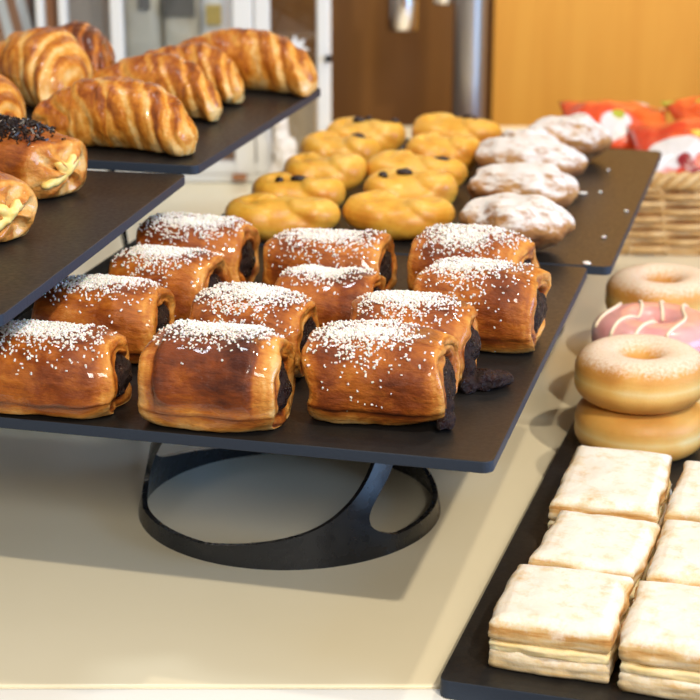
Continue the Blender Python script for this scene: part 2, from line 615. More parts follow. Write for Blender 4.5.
def stand(loc, rz, height, r0, r1, label, nstrut=3, na=240, nt=48):
    ring_h = 0.0105 / height
    LT = np.linspace(0, 1, 101)
    def soft(ts, vs):
        y = np.interp(LT, ts, vs)
        for _ in range(3):
            y = np.convolve(np.pad(y, 3, mode='edge'), np.ones(7) / 7, 'valid')
        return y
    LA = soft([0, 0.09, 0.115, 0.15, 0.22, 0.33, 0.44, 0.7, 1], [-70, -32, -15, 0, 15, 27, 35, 49, 60])
    RA = soft([0, 0.06, 0.10, 0.14, 0.19, 0.25, 0.33, 0.44, 0.7, 1], [70, 52, 41, 35, 32.5, 33, 38, 47, 61, 72])
    P = 2 * PI / nstrut
    # outline of one strut: left edge (long sweep) and right edge (short sweep), as angle by height t
    def F(a, t):
        a = (a + P / 2) % P - P / 2
        left = np.radians(np.interp(t, LT, LA))
        right = np.radians(np.interp(t, LT, RA))
        f = np.minimum(a - left, right - a)
        f2 = (ring_h - t) * 1.2
        f3 = (t - 0.965) * 3
        return np.maximum(np.maximum(f, f2), f3)
    A = np.linspace(0, 2 * PI, na + 1)
    T = np.linspace(0, 1, nt + 1)
    AA, TT = np.meshgrid(A, T, indexing='ij')
    FF = F(AA, TT)
    idx = {}
    V = []
    Fc = []
    def vid(p):
        k = (round((p[0] % (2 * PI)) * 20000) % round(2 * PI * 20000), round(p[1] * 20000))
        if k not in idx:
            idx[k] = len(V)
            r = r0 + (r1 - r0) * p[1]
            V.append((r * math.sin(p[0]), -r * math.cos(p[0]), p[1] * height))
        return idx[k]
    for i in range(na):
        for j in range(nt):
            q = [np.array((A[i], T[j])), np.array((A[i + 1], T[j])), np.array((A[i + 1], T[j + 1])), np.array((A[i], T[j + 1]))]
            v = [FF[i, j], FF[i + 1, j], FF[i + 1, j + 1], FF[i, j + 1]]
            if max(v) < 0: continue
            pl = q if min(v) >= 0 else clip_poly(q, v)
            ids = []
            for p in pl:
                k = vid(p)
                if not ids or ids[-1] != k: ids.append(k)
            if len(ids) > 1 and ids[0] == ids[-1]: ids.pop()
            if len(set(ids)) >= 3 and len(set(ids)) == len(ids): Fc.append(ids)
    # inner skin and rim of the band
    th_ = 0.0036
    V = np.array(V)
    rad = np.hypot(V[:, 0], V[:, 1])
    VI = V.copy()
    VI[:, :2] *= ((rad - th_) / rad)[:, None]
    n0 = len(V)
    edge = {}
    for f in Fc:
        for i in range(len(f)):
            e = (f[i], f[(i + 1) % len(f)])
            edge[e] = 1
    allF = [tuple(f) for f in Fc] + [tuple(i + n0 for i in reversed(f)) for f in Fc]
    rimV, rid = [], {}
    def rv(i, inner):
        if (i, inner) not in rid:
            rid[(i, inner)] = 2 * n0 + len(rimV)
            rimV.append(VI[i] if inner else V[i])
        return rid[(i, inner)]
    for (p, q) in edge:
        if (q, p) not in edge:
            allF.append((rv(q, 0), rv(p, 0), rv(p, 1), rv(q, 1)))
    o = link('riser_stand', mesh('riser_stand', np.concatenate([V, VI, np.array(rimV)]), allF), M['stand'])
    o.location = loc
    o.rotation_euler = (0, 0, rz)
    tag(o, label, 'stand')
    return o


SA = at(290, 506, 0)
stand(SA, 0, ZA - 0.007, 0.104, 0.080, 'black conical cutout stand under the platter of brown chocolate rolls', 3, 540, 150)
bs = trays(-0.30, 1.54)
stand(bs, 0.4, ZA - 0.007, 0.104, 0.080, 'black conical stand under the platter of yellow buns')
ds = trays(-0.675, 0.98)
stand(ds, 0.2, ZD - 0.007, 0.118, 0.098, 'tall black stand under the platter of custard filled rolls')
es = trays(-0.637, 1.31)
stand(es, math.radians(58), ZE - 0.007, 0.118, 0.098, 'tall black stand under the croissant platter')


# ------------------------------------------------------------------ grains, shared by sugar and sprinkles
def grains(P, size, elong, rng, jitter=0.3):
    n = len(P)
    c = np.array([(x, y, z) for z in (-1, 1) for y in (-1, 1) for x in (-1, 1)], float) * 0.5
    q = rng.normal(size=(n, 4))
    q /= np.linalg.norm(q, axis=1)[:, None]
    w, x, y, z = q.T
    R = np.stack([1 - 2 * (y * y + z * z), 2 * (x * y - z * w), 2 * (x * z + y * w), 2 * (x * y + z * w), 1 - 2 * (x * x + z * z), 2 * (y * z - x * w),
                  2 * (x * z - y * w), 2 * (y * z + x * w), 1 - 2 * (x * x + y * y)], 1).reshape(n, 3, 3)
    s = size * (1 + jitter * rng.uniform(-1, 1, (n, 1)))
    d = np.concatenate([s * elong * rng.uniform(0.7, 1.3, (n, 1)), s, s * 0.8], 1)
    V = np.einsum('nij,nkj->nki', R, c[None] * d[:, None, :]) + P[:, None, :]
    f = np.array([(0, 2, 3, 1), (4, 5, 7, 6), (0, 1, 5, 4), (2, 6, 7, 3), (0, 4, 6, 2), (1, 3, 7, 5)])
    F = (f[None] + (np.arange(n) * 8)[:, None, None]).reshape(-1, 4)
    return V.reshape(-1, 3), F


def blob(center, radii, seed, amp=0.25, freq=120, nu=20, nv=12):
    R = []
    for i in range(1, nv):
        ph = PI * i / nv
        a = np.linspace(0, 2 * PI, nu, endpoint=False)
        R.append(np.stack([np.sin(ph) * np.cos(a), np.sin(ph) * np.sin(a), np.full(nu, -np.cos(ph))], 1))
    V, F = rings(R)
    V = V * np.array(radii) + np.array(center)
    k = 1 + amp * noise(V, freq, seed, 3)
    return (V - np.array(center)) * k[:, None] + np.array(center), F


# ------------------------------------------------------------------ rolled pastry (chocolate roll, custard roll)
class Roll:
    def __init__(self, L=0.09, b=0.033, h=0.05, seed=0, flap=False, seam=-25, lean=0.0, pinched=False):
        self.pinched = pinched
        self.L, self.b, self.h, self.seed, self.flap, self.seam, self.lean = L, b, h, seed, flap, math.radians(seam), lean

    def pos(self, x, th, k):
        """x along the axis, th around (0 = back, 90 = top, 180 = front), k ring scale"""
        s = np.abs(x) / (self.L / 2)
        c, sn = np.cos(th), np.sin(th)
        e = 2 / 2.5
        turn = ((th - self.seam) / (2 * PI)) % 1.0
        m = 0.965 + 0.075 * turn
        m = m * (1 - 0.17 * np.clip(s, 0, 1.05) ** 4)
        y = self.b * np.sign(c) * np.abs(c) ** e * m * k
        hz = self.h * 0.55
        zc = self.h * 0.46
        z = zc + hz * np.sign(sn) * np.abs(sn) ** e * m * k
        p = np.stack([x, y, z], 1)
        nn = noise(p, 26, self.seed, 2) * 0.0050 + noise(p, 75, self.seed + 5, 3) * 0.0018
        p[:, 1] += c * nn * k
        p[:, 2] += sn * nn * k
        p[:, 0] += noise(p, 45, self.seed + 9, 2) * 0.0055 * np.clip(s, 0, 1)
        if self.flap:
            f = sstep(0.74, 0.68, s) * sstep(0.15, 0.35, (sn + 0.35)) * (k > 0.93)
            p[:, 1] += c * 0.0022 * f
            p[:, 2] += sn * 0.0022 * f
        base = 0.0006
        z = p[:, 2]
        p[:, 2] = np.where(z < base + 0.002, base + 0.002 * np.exp(np.clip((z - base - 0.002) / 0.002, -6, 0)), z)
        p[:, 2] += np.where(k < 0.9, 0, 0)
        return p

    def shell(self):
        nt = 84
        th = np.linspace(0, 2 * PI, nt, endpoint=False)
        prof = []
        h = self.L / 2
        body = np.linspace(-1, 1, 44)
        cap = [(1.000, 0.975), (1.012, 0.94), (1.018, 0.88), (1.016, 0.82), (1.008, 0.76), (1.0, 0.70), (0.985, 0.64), (0.96, 0.58), (0.91, 0.53), (0.85, 0.5), (0.80, 0.35), (0.78, 0.1)]
        if self.pinched:
            body = np.linspace(-0.9, 0.9, 44)
            cap = [(0.94, 0.965), (0.98, 0.92), (1.01, 0.86), (1.03, 0.78), (1.04, 0.68), (1.045, 0.58), (1.04, 0.48), (1.03, 0.38), (1.01, 0.28), (0.99, 0.18), (0.98, 0.08)]
        seq = [(-a, k) for a, k in reversed(cap)] + [(x * 0.995, 1.0) for x in body] + cap
        R, B = [], []
        for a, k in seq:
            x = np.full(nt, a * h)
            kk = np.full(nt, k)
            if k < 0.8:
                kk = kk * (1 + 0.22 * noise(np.stack([np.cos(th), np.sin(th), np.full(nt, np.sign(a))], 1), 1.7, self.seed + 31, 2))
            p = self.pos(x, th, kk)
            s = abs(a)
            if k < 0.97:
                fr = (k * 3.1 - th / (2 * PI) * np.sign(a) + 0.3) % 1.0
                groove = np.exp(-((fr - 0.5) / 0.13) ** 2) * (0.5 < k)
                p[:, 0] -= np.sign(a) * 0.0018 * groove - np.sign(a) * 0.002 * noise(p, 110, self.seed + 12, 2)
            else:
                groove = 0
            if self.pinched and k < 0.97:
                fold = np.cos(5 * th + 1.1 + 2.6 * k + 1.2 * np.sin(th + self.seed)) * (1 - k) * sstep(0.97, 0.8, k)
                p[:, 0] += np.sign(a) * (0.0075 * fold + 0.0025 * noise(p, 90, self.seed + 51, 2))
            sn = np.sin(th)
            turn = ((th - self.seam) / (2 * PI)) % 1.0
            b = 0.61 + 0.26 * noise(p, 45, self.seed + 3, 3) + 0.10 * sn
            b -= 0.34 * sstep(0.16, 0.02, p[:, 2] / self.h) + 0.10 * sstep(0.45, 0.2, p[:, 2] / self.h)
            lam = 0.5 + 0.5 * np.sin(x * 1400 + 6 * noise(p, 60, self.seed + 4, 2))
            edge = sstep(0.72, 0.98, s)
            b -= edge * (0.20 + 0.18 * lam)
            b += 0.22 * np.exp(-(np.minimum(turn, 1 - turn) / 0.018) ** 2)
            if k < 0.97:
                b = 0.34 + 0.4 * noise(p, 70, self.seed + 6, 3) + 0.25 * groove + 0.5 * sstep(0.74, 0.56, k) + 0.2 * sstep(0.97, 0.90, k) * sstep(0.84, 0.9, k)
                if self.pinched:
                    b = 0.42 + 0.35 * noise(p, 70, self.seed + 6, 3) - 0.35 * sstep(0.0, -0.12, fold)
            elif self.flap:
                f = sstep(0.74, 0.69, s) * sstep(0.15, 0.32, sn + 0.35)
                b += 0.20 * f - 0.16 * (1 - f)
                b += 0.3 * np.exp(-((s - 0.73) / 0.02) ** 2) * sstep(0.0, 0.3, sn + 0.35)
            R.append(p)
            B.append(b)
        V, F = rings(R)
        return V, F, np.clip(np.concatenate(B), 0, 1)

    def top_points(self, n, rng, x0=0.0, sx=0.3, a0=92, sa=24, edge=0.95):
        x = rng.normal(x0, sx, n * 2)
        a = np.radians(rng.normal(a0, sa, n * 2))
        ok = (np.abs(x) < edge)
        x, a = x[ok][:n], a[ok][:n]
        p = self.pos(x * self.L / 2, a, np.ones(len(x)))
        return p


def choc_roll(loc, rz, label, seed, L=0.09, b=0.033, h=0.05, flap=False, spill=0, grains_n=1500, x0=0.0, sx=0.30, a0=88, sa=22, seam=200):
    root = empty('chocolate_roll', loc, rz, label, 'pastry', 'chocolate rolls on the front platter')
    r = Roll(L, b, h, seed, flap, seam)
    V, F, B = r.shell()
    link('dough', mesh('dough', V, F, B), M['roll'], root)
    rng = np.random.default_rng(seed)
    mb = MB()
    mb.add(*blob((L / 2 - 0.006, 0.001, h * 0.45), (0.009, b * 0.52, h * 0.29), seed + 1, 0.45, 130))
    if spill:
        mb.add(*blob((L / 2 - 0.0015, -b * 0.30, h * 0.24), (0.006, b * 0.34, h * 0.20), seed + 3, 0.4, 150))
        mb.add(*blob((L / 2 + 0.001, -b * 0.45, h * 0.11), (0.006, b * 0.30, h * 0.12), seed + 4, 0.4, 170))
    if spill > 1:
        mb.add(*blob((L / 2 + 0.008, -b * 0.25, 0.006), (0.013, b * 0.36, 0.0058), seed + 7, 0.4, 170))
        mb.add(*blob((L / 2 + 0.018, -b * 0.05, 0.005), (0.008, b * 0.26, 0.0048), seed + 8, 0.4, 170))
    V, F, NV = remeshed(np.concatenate(mb.V), mb.F, 0.0007, 1)
    V = V + NV * (noise(V, 230, seed + 41, 3) * 0.0013)[:, None]
    V[:, 2] = np.maximum(V[:, 2], 0.0003)
    link('chocolate_filling', mesh('chocolate_filling', V, F), M['choc'], root)
    P = r.top_points(int(grains_n * 0.62), rng, x0, sx, a0, sa * 0.55)
    P2 = r.top_points(int(grains_n * 0.38), rng, x0, sx * 1.35, a0 + 6, sa * 1.5)
    P = np.concatenate([P, P2])
    P[:, 2] += rng.uniform(0, 0.0012, len(P))
    g = link('coconut_topping', mesh('coconut_topping', *grains(P, 0.00085, 1.7, rng)), M['sugar'], root, False)
    tag(g, kind='stuff')
    return root


# (photo left/right edge, top of the ridge) of every roll, front row first
RW = -YAW
rolls = [
    # x, y in the shelf frame, turn, length, depth, height, seed, flap, spill, label
    (-0.2250, 0.9510, 2, 0.0783, 0.0326, 0.052, 11, False, 1, 'brown chocolate roll at the front right corner, dark filling showing low at its right end', dict(x0=-0.25, sx=0.32, a0=98, sa=20)),
    (-0.3147, 0.9204, 2, 0.0765, 0.0326, 0.052, 23, True, 0, 'squarish glazed roll in the middle of the front row with a dark shiny flap', dict(x0=0.05, sx=0.36, a0=80, sa=12)),
    (-0.4176, 0.9193, 3, 0.0860, 0.0316, 0.047, 31, False, 0, 'front left chocolate roll cut off by the left edge of the photo', dict(x0=-0.15, sx=0.36, a0=92, sa=18)),
    (-0.4247, 1.0197, 6, 0.0782, 0.0316, 0.048, 47, False, 0, 'roll directly behind the front left one, round dark filling facing the middle roll', dict(x0=0.0, sx=0.33, a0=85, sa=15)),
    (-0.4085, 1.0980, -2, 0.0704, 0.0316, 0.048, 53, False, 0, 'deep red-brown roll third back in the left column', dict(x0=-0.1, sx=0.36, a0=90, sa=18)),
    (-0.4170, 1.1814, 4, 0.0756, 0.0326, 0.050, 67, False, 0, 'rearmost roll of the left column, beside the yellow buns', dict(x0=0.0, sx=0.4, a0=95, sa=20)),
    (-0.3227, 1.0181, 0, 0.0713, 0.0316, 0.048, 79, False, 0, 'middle column roll right behind the squarish glazed one, with dark open right end', dict(x0=0.0, sx=0.4, a0=95, sa=22)),
    (-0.2987, 1.1061, 2, 0.0672, 0.0306, 0.042, 83, False, 0, 'low roll with a smooth amber front, third back in the middle column', dict(x0=-0.05, sx=0.34, a0=85, sa=12)),
    (-0.3176, 1.1823, 0, 0.0818, 0.0316, 0.047, 97, False, 0, 'thickly sugared roll at the back of the middle column in front of a yellow bun', dict(x0=-0.05, sx=0.42, a0=100, sa=26)),
    (-0.2223, 1.0209, 0, 0.0739, 0.0316, 0.050, 101, False, 2, 'roll behind the front right one, dark filling spilled onto the slate at its right', dict(x0=-0.1, sx=0.34, a0=92, sa=17)),
    (-0.1939, 1.1020, -3, 0.0756, 0.0336, 0.055, 113, False, 0, 'plump pale golden roll near the right edge of the platter with an oval dark end', dict(x0=-0.2, sx=0.34, a0=97, sa=22)),
    (-0.2152, 1.1862, -2, 0.0773, 0.0326, 0.054, 127, False, 0, 'rearmost roll of the right column, touching the dusted twists behind', dict(x0=-0.1, sx=0.4, a0=102, sa=26)),
]
for x, y, dr, L, b, h, seed, flap, spill, label, kw in rolls:
    choc_roll(trays(x, y, ZA), RW + math.radians(dr), label, seed, L, b, h, flap, spill, **kw)


# ------------------------------------------------------------------ yellow S-curled buns with raisins
def yellow_bun(loc, rz, label, seed, L=0.088, D=0.058, h=0.034, raisins=((-0.4, 0.1),)):
    root = empty('raisin_bun', loc, rz, label, 'bun', 'yellow raisin buns')
    rng = np.random.default_rng(seed)
    mb = MB()
    r = 0.0135
    # S-curled rope of dough: a spiral at each end joined through the middle
    t = np.linspace(-1, 1, 90)
    th = np.abs(t) * 2 * PI * 0.95
    rad = 0.0205 * (1 - 0.62 * np.abs(t))
    cxs = np.sign(t) * 0.0205
    ang = np.where(t >= 0, PI - th, -th)
    px = cxs + rad * np.cos(ang) * np.where(t == 0, 1, 1)
    py = rad * np.sin(ang)
    pz = 0.0165 + 0.0082 * np.abs(t) ** 1.2
    rr = r * (1 - 0.12 * np.abs(t))
    V, F = tube(np.stack([px, py, pz], 1), rr, 14)
    mb.add(V, F)
    mb.add(*blob((0, 0, 0.0155), (0.0445, 0.0295, 0.0175), seed, 0.06, 40, 40, 20))
    V, F, NR = remeshed(np.concatenate(mb.V), mb.F, 0.0013, 6)
    lo, hi = V.min(0), V.max(0)
    V = (V - (lo + hi) / 2) / ((hi - lo) / 2)
    base = V.copy()
    V = V * np.array([L / 2, D / 2, h / 2])
    V[:, 2] += h / 2
    d = noise(V, 30, seed, 2) * 0.0032 + noise(V, 90, seed + 3, 2) * 0.0007
    V = V + NR * d[:, None]
    V[:, 2] = np.maximum(V[:, 2], 0.0004)
    zz = V[:, 2] / h
    bake = 0.30 + 0.2 * noise(V, 40, seed + 8, 2) + 0.35 * sstep(0.30, 0.05, zz) + 0.18 * sstep(0.7, 0.2, NR[:, 2]) * sstep(0.3, 0.6, zz) - 0.12 * sstep(0.75, 1.0, zz)
    link('dough', mesh('dough', V, F, np.clip(bake, 0, 1)), M['bun'], root)
    for i, (rx, ry) in enumerate(raisins):
        q = np.array([rx * L / 2, ry * D / 2])
        dd = np.hypot(V[:, 0] - q[0], V[:, 1] - q[1])
        z = V[dd < 0.005][:, 2].max()
        rv, rf = blob((q[0], q[1], z + 0.0005), (0.0072 * (1 - 0.42 * (i > 0)), 0.0050 * (1 - 0.42 * (i > 0)), 0.0034), seed + i, 0.3, 260, 14, 9)
        link('raisin', mesh('raisin', rv, rf), M['raisin'], root)
    return root


buns = [
    (-0.3994, 1.3349, 3, 0.0920, 0.056, 0.034, (), 'yellow bun at the front left corner of its platter'),
    (-0.4063, 1.4066, -3, 0.0781, 0.056, 0.036, ((0.02, 0.0), (-0.36, -0.25)), 'second yellow bun in the left column, big raisin on top'),
    (-0.4071, 1.4941, 4, 0.0744, 0.058, 0.038, (), 'third yellow bun in the left column, smooth top'),
    (-0.4148, 1.5856, -5, 0.0754, 0.058, 0.038, ((0.4, 0.05),), 'fourth yellow bun in the left column, small raisin right of its centre'),
    (-0.4083, 1.6472, 4, 0.0779, 0.058, 0.040, ((-0.12, -0.1), (0.1, 0.05), (0.75, 0.0)), 'rearmost left column yellow bun with three raisins near the white cabinet'),
    (-0.3089, 1.3648, -2, 0.0902, 0.058, 0.035, (), 'yellow bun at the front of the middle column behind the sugared rolls'),
    (-0.3183, 1.4429, 5, 0.0801, 0.058, 0.038, ((-0.13, 0.0), (-0.55, -0.2)), 'second yellow bun of the middle column with a large dark raisin on top'),
    (-0.3283, 1.5169, -4, 0.0892, 0.056, 0.036, ((0.5, 0.05),), 'third yellow bun of the middle column with a raisin on its right end'),
    (-0.3217, 1.6053, 4, 0.0720, 0.058, 0.038, (), 'fourth yellow bun of the middle column, next to the dusted twists'),
    (-0.3233, 1.6812, -3, 0.0880, 0.058, 0.040, ((0.2, 0.25),), 'rearmost middle column yellow bun in front of the steel post'),
]
for i, (x, y, dr, L, D, h, rs, label) in enumerate(buns):
    yellow_bun(trays(x, y, ZA), RW + math.radians(dr), label, 200 + i * 7, L, D, h, rs)


# ------------------------------------------------------------------ dusted twists
def twist(loc, rz, label, seed, L=0.10, D=0.062, h=0.036):
    rng = np.random.default_rng(seed)
    mb = MB()
    t = np.linspace(-1, 1, 60)
    for ph in (0, PI):
        a = t * PI * 0.85 + ph + rng.uniform(-0.2, 0.2) + 0.5
        env = (1 - 0.45 * np.abs(t) ** 2.5)
        x = t * 0.036
        y = np.cos(a) * 0.0095 * env
        z = 0.018 + np.sin(a) * 0.010 * env
        V, F = tube(np.stack([x, y, z], 1), 0.0132 * env ** 0.6, 14)
        mb.add(V, F)
    mb.add(*blob((0, 0, 0.0185), (0.046, 0.0265, 0.0195), seed, 0.12, 40, 32, 16))
    V, F, NR = remeshed(np.concatenate(mb.V), mb.F, 0.0012, 3)
    lo, hi = V.min(0), V.max(0)
    V = (V - (lo + hi) / 2) / ((hi - lo) / 2) * np.array([L / 2, D / 2, h / 2])
    V[:, 2] += h / 2
    d = noise(V, 38, seed, 2) * 0.0048 + noise(V * np.array([0.5, 1, 1]), 150, seed + 3, 3) * 0.0018
    V = V + NR * d[:, None]
    V[:, 2] = np.maximum(V[:, 2] - 0.001, 0.0004)
    bake = 0.55 + 0.3 * noise(V, 60, seed + 8, 3) + 0.3 * sstep(0.2, -0.4, NR[:, 2])
    o = link('dusted_twist', mesh('dusted_twist', V, F, np.clip(bake, 0, 1)), M['twist'])
    o.location = loc
    o.rotation_euler = (0, 0, rz)
    return tag(o, label, 'pastry', 'icing sugar dusted twists')


twists = [
    (-0.2095, 1.3420, -8, 0.0874, 0.0648, 0.0456, 'sugar dusted twist nearest the brown rolls, at the front of its column'),
    (-0.2265, 1.4770, -6, 0.0970, 0.0626, 0.0410, 'second sugar dusted twist from the front, narrow and slanting'),
    (-0.2365, 1.5780, -5, 0.1062, 0.0648, 0.0456, 'broad sugar dusted twist in the middle of its column'),
    (-0.2490, 1.6540, 0, 0.0620, 0.0480, 0.0410, 'mostly hidden twist between the broad one and the last one'),
    (-0.2165, 1.6910, -10, 0.0811, 0.0605, 0.0467, 'whitest dusted twist at the back by the orange packets'),
]
for i, (x, y, dr, L, D, h, label) in enumerate(twists):
    twist(trays(x, y, ZA), RW + math.radians(dr), label, 400 + i * 13, L, D, h)

rng = np.random.default_rng(5)
for k, (u, v, lab) in enumerate(((583, 194, 'larger white sugar crumb beside the second dusted twist'), (600, 193, 'white sugar crumb nearer the edge of the bun platter'),
                                 (626, 212, 'lone white sugar crumb near the right edge of the bun platter'), (604, 238, 'white sugar crumb on bare slate toward the front corner'),
                                 (608, 171, 'tiny sugar crumb behind the broad twist'), (587, 262, 'white sugar lump at the front edge of the bun platter'))):
    ks = (1.3, 0.7, 0.8, 0.55, 0.5, 1.3)[k]
    V, F = blob((0, 0, 0.001), (0.0034 * ks, 0.0020 * ks, 0.0010), 60 + k, 0.5, 400, 12, 8)
    V[:, 2] = np.maximum(V[:, 2], 0.0001)
    o = link('sugar_crumb', mesh('sugar_crumb', V, F), M['sugar'])
    p = at(u, v, ZA)
    if k == 5:
        p = trays(-0.152, BY0 + 0.005, ZA)
    o.location = p
    o.rotation_euler = (0, 0, k)
    tag(o, lab, 'crumb', 'sugar crumbs on the bun platter')


# ------------------------------------------------------------------ croissants
def croissant(loc, rz, label, seed, L=0.115, R=0.031, bend=0.012, dark=0.0, bands=6, hz=0.95, tilt=0.0, fat=0.0, rot=None):
    nt, ns = 72, 190
    th = np.linspace(0, 2 * PI, nt, endpoint=False)
    s = np.linspace(-1, 1, ns)
    S, T = np.meshgrid(s, th, indexing='ij')
    S, T = S.ravel(), T.ravel()
    sg = np.sign(S)
    rng = np.random.default_rng(seed)
    jit = noise(np.stack([S * 2, np.cos(T), np.sin(T)], 1), 1.4, seed, 2)
    u = np.abs(S) ** 1.15 * bands / 2 + 0.80 * np.cos(T - 0.6) * sg + 0.40 * jit + 0.60
    fl = np.floor(u)
    fr = u - fl
    q = (fl + sstep(0.62, 1.0, fr)) / (bands / 2)
    m = np.clip(0.42 * np.abs(S) + 0.58 * np.clip(q - 0.05, 0, 1.05), 0, 1.0)
    prof = (1 - np.clip(m, 0, 1) ** 2.0) ** 0.62 * 0.74 + 0.26
    tip = np.sqrt(np.clip(1 - np.clip((np.abs(S) - 0.88) / 0.12, 0, 1) ** 2, 0.0, 1))
    prof = prof * (0.06 + 0.94 * tip) * (1 + fat * S)
    r = R * prof * (1 + 0.03 * np.sin(np.clip(fr / 0.62, 0, 1) * PI))
    x = S * L / 2
    yc = -bend * S ** 2 * 2.2
    zc = R * 0.84 * (0.30 + 0.70 * (1 - S ** 2 * 0.6))
    y = yc + r * np.cos(T)
    z = zc + r * np.sin(T) * hz
    P = np.stack([x, y, z], 1)
    d = noise(P, 32, seed, 2) * 0.0045 + noise(P * np.array([1, 0.35, 0.35]), 150, seed + 2, 3) * 0.0014
    P[:, 1] += np.cos(T) * d
    P[:, 2] += np.sin(T) * d
    z = P[:, 2]
    P[:, 2] = np.where(z < 0.004, 0.0005 + 0.0035 * np.exp(np.clip((z - 0.004) / 0.004, -6, 0)), z)
    streak = noise(np.stack([u * sg * 0.9, np.cos(T) * 0.12, np.sin(T) * 0.12], 1), 5.0, seed + 4, 3)
    bake = 0.47 + dark + 0.42 * streak + 0.20 * noise(P, 50, seed + 21, 2) + 0.12 * np.sin(np.clip(fr / 0.62, 0, 1) * PI) - 0.26 * sstep(0.62, 0.74, fr) * sstep(1.0, 0.9, fr)
    bake += 0.12 * np.sin(T) - 0.20 * sstep(0.30, 0.06, P[:, 2] / (2 * R)) - 0.12 * sstep(0.8, 1, np.abs(S))
    V, F = P, []
    for i in range(ns - 1):
        for j in range(nt):
            k = (j + 1) % nt
            F.append((i * nt + k, i * nt + j, (i + 1) * nt + j, (i + 1) * nt + k))
    F.append(tuple(range(nt)))
    F.append(tuple((ns - 1) * nt + j for j in range(nt - 1, -1, -1)))
    o = link('croissant', mesh('croissant', V, F, np.clip(bake, 0, 1)), M['croissant'])
    o.location = loc
    o.rotation_euler = rot if rot else (0, 0, rz)
    return tag(o, label, 'croissant', 'croissants on the raised platter')


cro = [
    (-0.5008, 1.2573, -4, 0.1344, 0.0301, 0.008, 0.00, 'front croissant with broad pale ridges near the platter corner'),
    (-0.5182, 1.3982, -10, 0.1283, 0.0268, 0.010, 0.02, 'croissant just behind the front one, its pale tip over bare slate'),
    (-0.5175, 1.4733, -11, 0.1176, 0.0264, 0.010, -0.04, 'croissant third from the front, its tip short of the last one'),
    (-0.4850, 1.5340, -8, 0.1445, 0.0305, 0.010, -0.02, 'rearmost right croissant, its glossy tip overhanging the platter corner'),
    (-0.6350, 1.4900, -2, 0.0900, 0.0340, 0.010, 0.34, 'darkest brown croissant at the back in front of the taupe card'),
    (-0.6300, 1.4100, -30, 0.1120, 0.0370, 0.010, -0.05, 'golden croissant with a dark knobbly tip pointing up'),
    (-0.6140, 1.2600, -25, 0.0954, 0.0286, 0.010, 0.05, 'croissant cut off by the left edge behind the sprinkled roll'),
]
for i, (x, y, dr, L, R, bd, dk, label) in enumerate(cro):
    croissant(trays(x, y, ZE), RW + math.radians(dr), label, 600 + i * 11, L, R, bd, dk, 6 if i % 2 else 7)


# ------------------------------------------------------------------ custard rolls on the left platter
def custard_roll(loc, rz, label, seed, sprinkles, L=0.09, b=0.034, h=0.05):
    root = empty('custard_roll', loc, rz, label, 'pastry', 'custard filled rolls on the left platter')
    r = Roll(L, b, h, seed, False, 200, 0.0, True)
    V, F, B = r.shell()
    link('dough', mesh('dough', V, F, np.clip(B - 0.06, 0, 1)), M['roll'], root)
    mb = MB()
    for an, reach in ((-0.55, 0.62), (2.3, 0.45), (0.8, 0.35)):
        for q in np.linspace(0.05, reach, 6):
            mb.add(*blob((L / 2 + 0.0035 - 0.009 * q * q, -b * q * math.cos(an), h * (0.46 + q * 0.55 * math.sin(an))), (0.0035, b * 0.13, h * 0.075), seed + int(q * 50), 0.5, 160))
    V, F, _ = remeshed(np.concatenate(mb.V), mb.F, 0.0010, 2)
    link('custard_filling', mesh('custard_filling', V, F), M['custard'], root)
    if sprinkles:
        rng = np.random.default_rng(seed)
        P = r.top_points(750, rng, -0.1, 0.38, 95, 20)
        P[:, 2] += rng.uniform(0, 0.001, len(P))
        g = link('chocolate_sprinkles', mesh('chocolate_sprinkles', *grains(P, 0.0011, 3.5, rng)), M['sprinkle'], root, False)
        tag(g, kind='stuff')
    return root


custard_roll((-0.2336, 1.2160, ZD), math.radians(-34), 'custard filled roll topped with dark chocolate sprinkles', 701, True, 0.095, 0.032, 0.043)
custard_roll((-0.2492, 1.0955, ZD), math.radians(-36), 'plain custard filled roll cut off by the left edge of the photo', 715, False, 0.095, 0.031, 0.040)


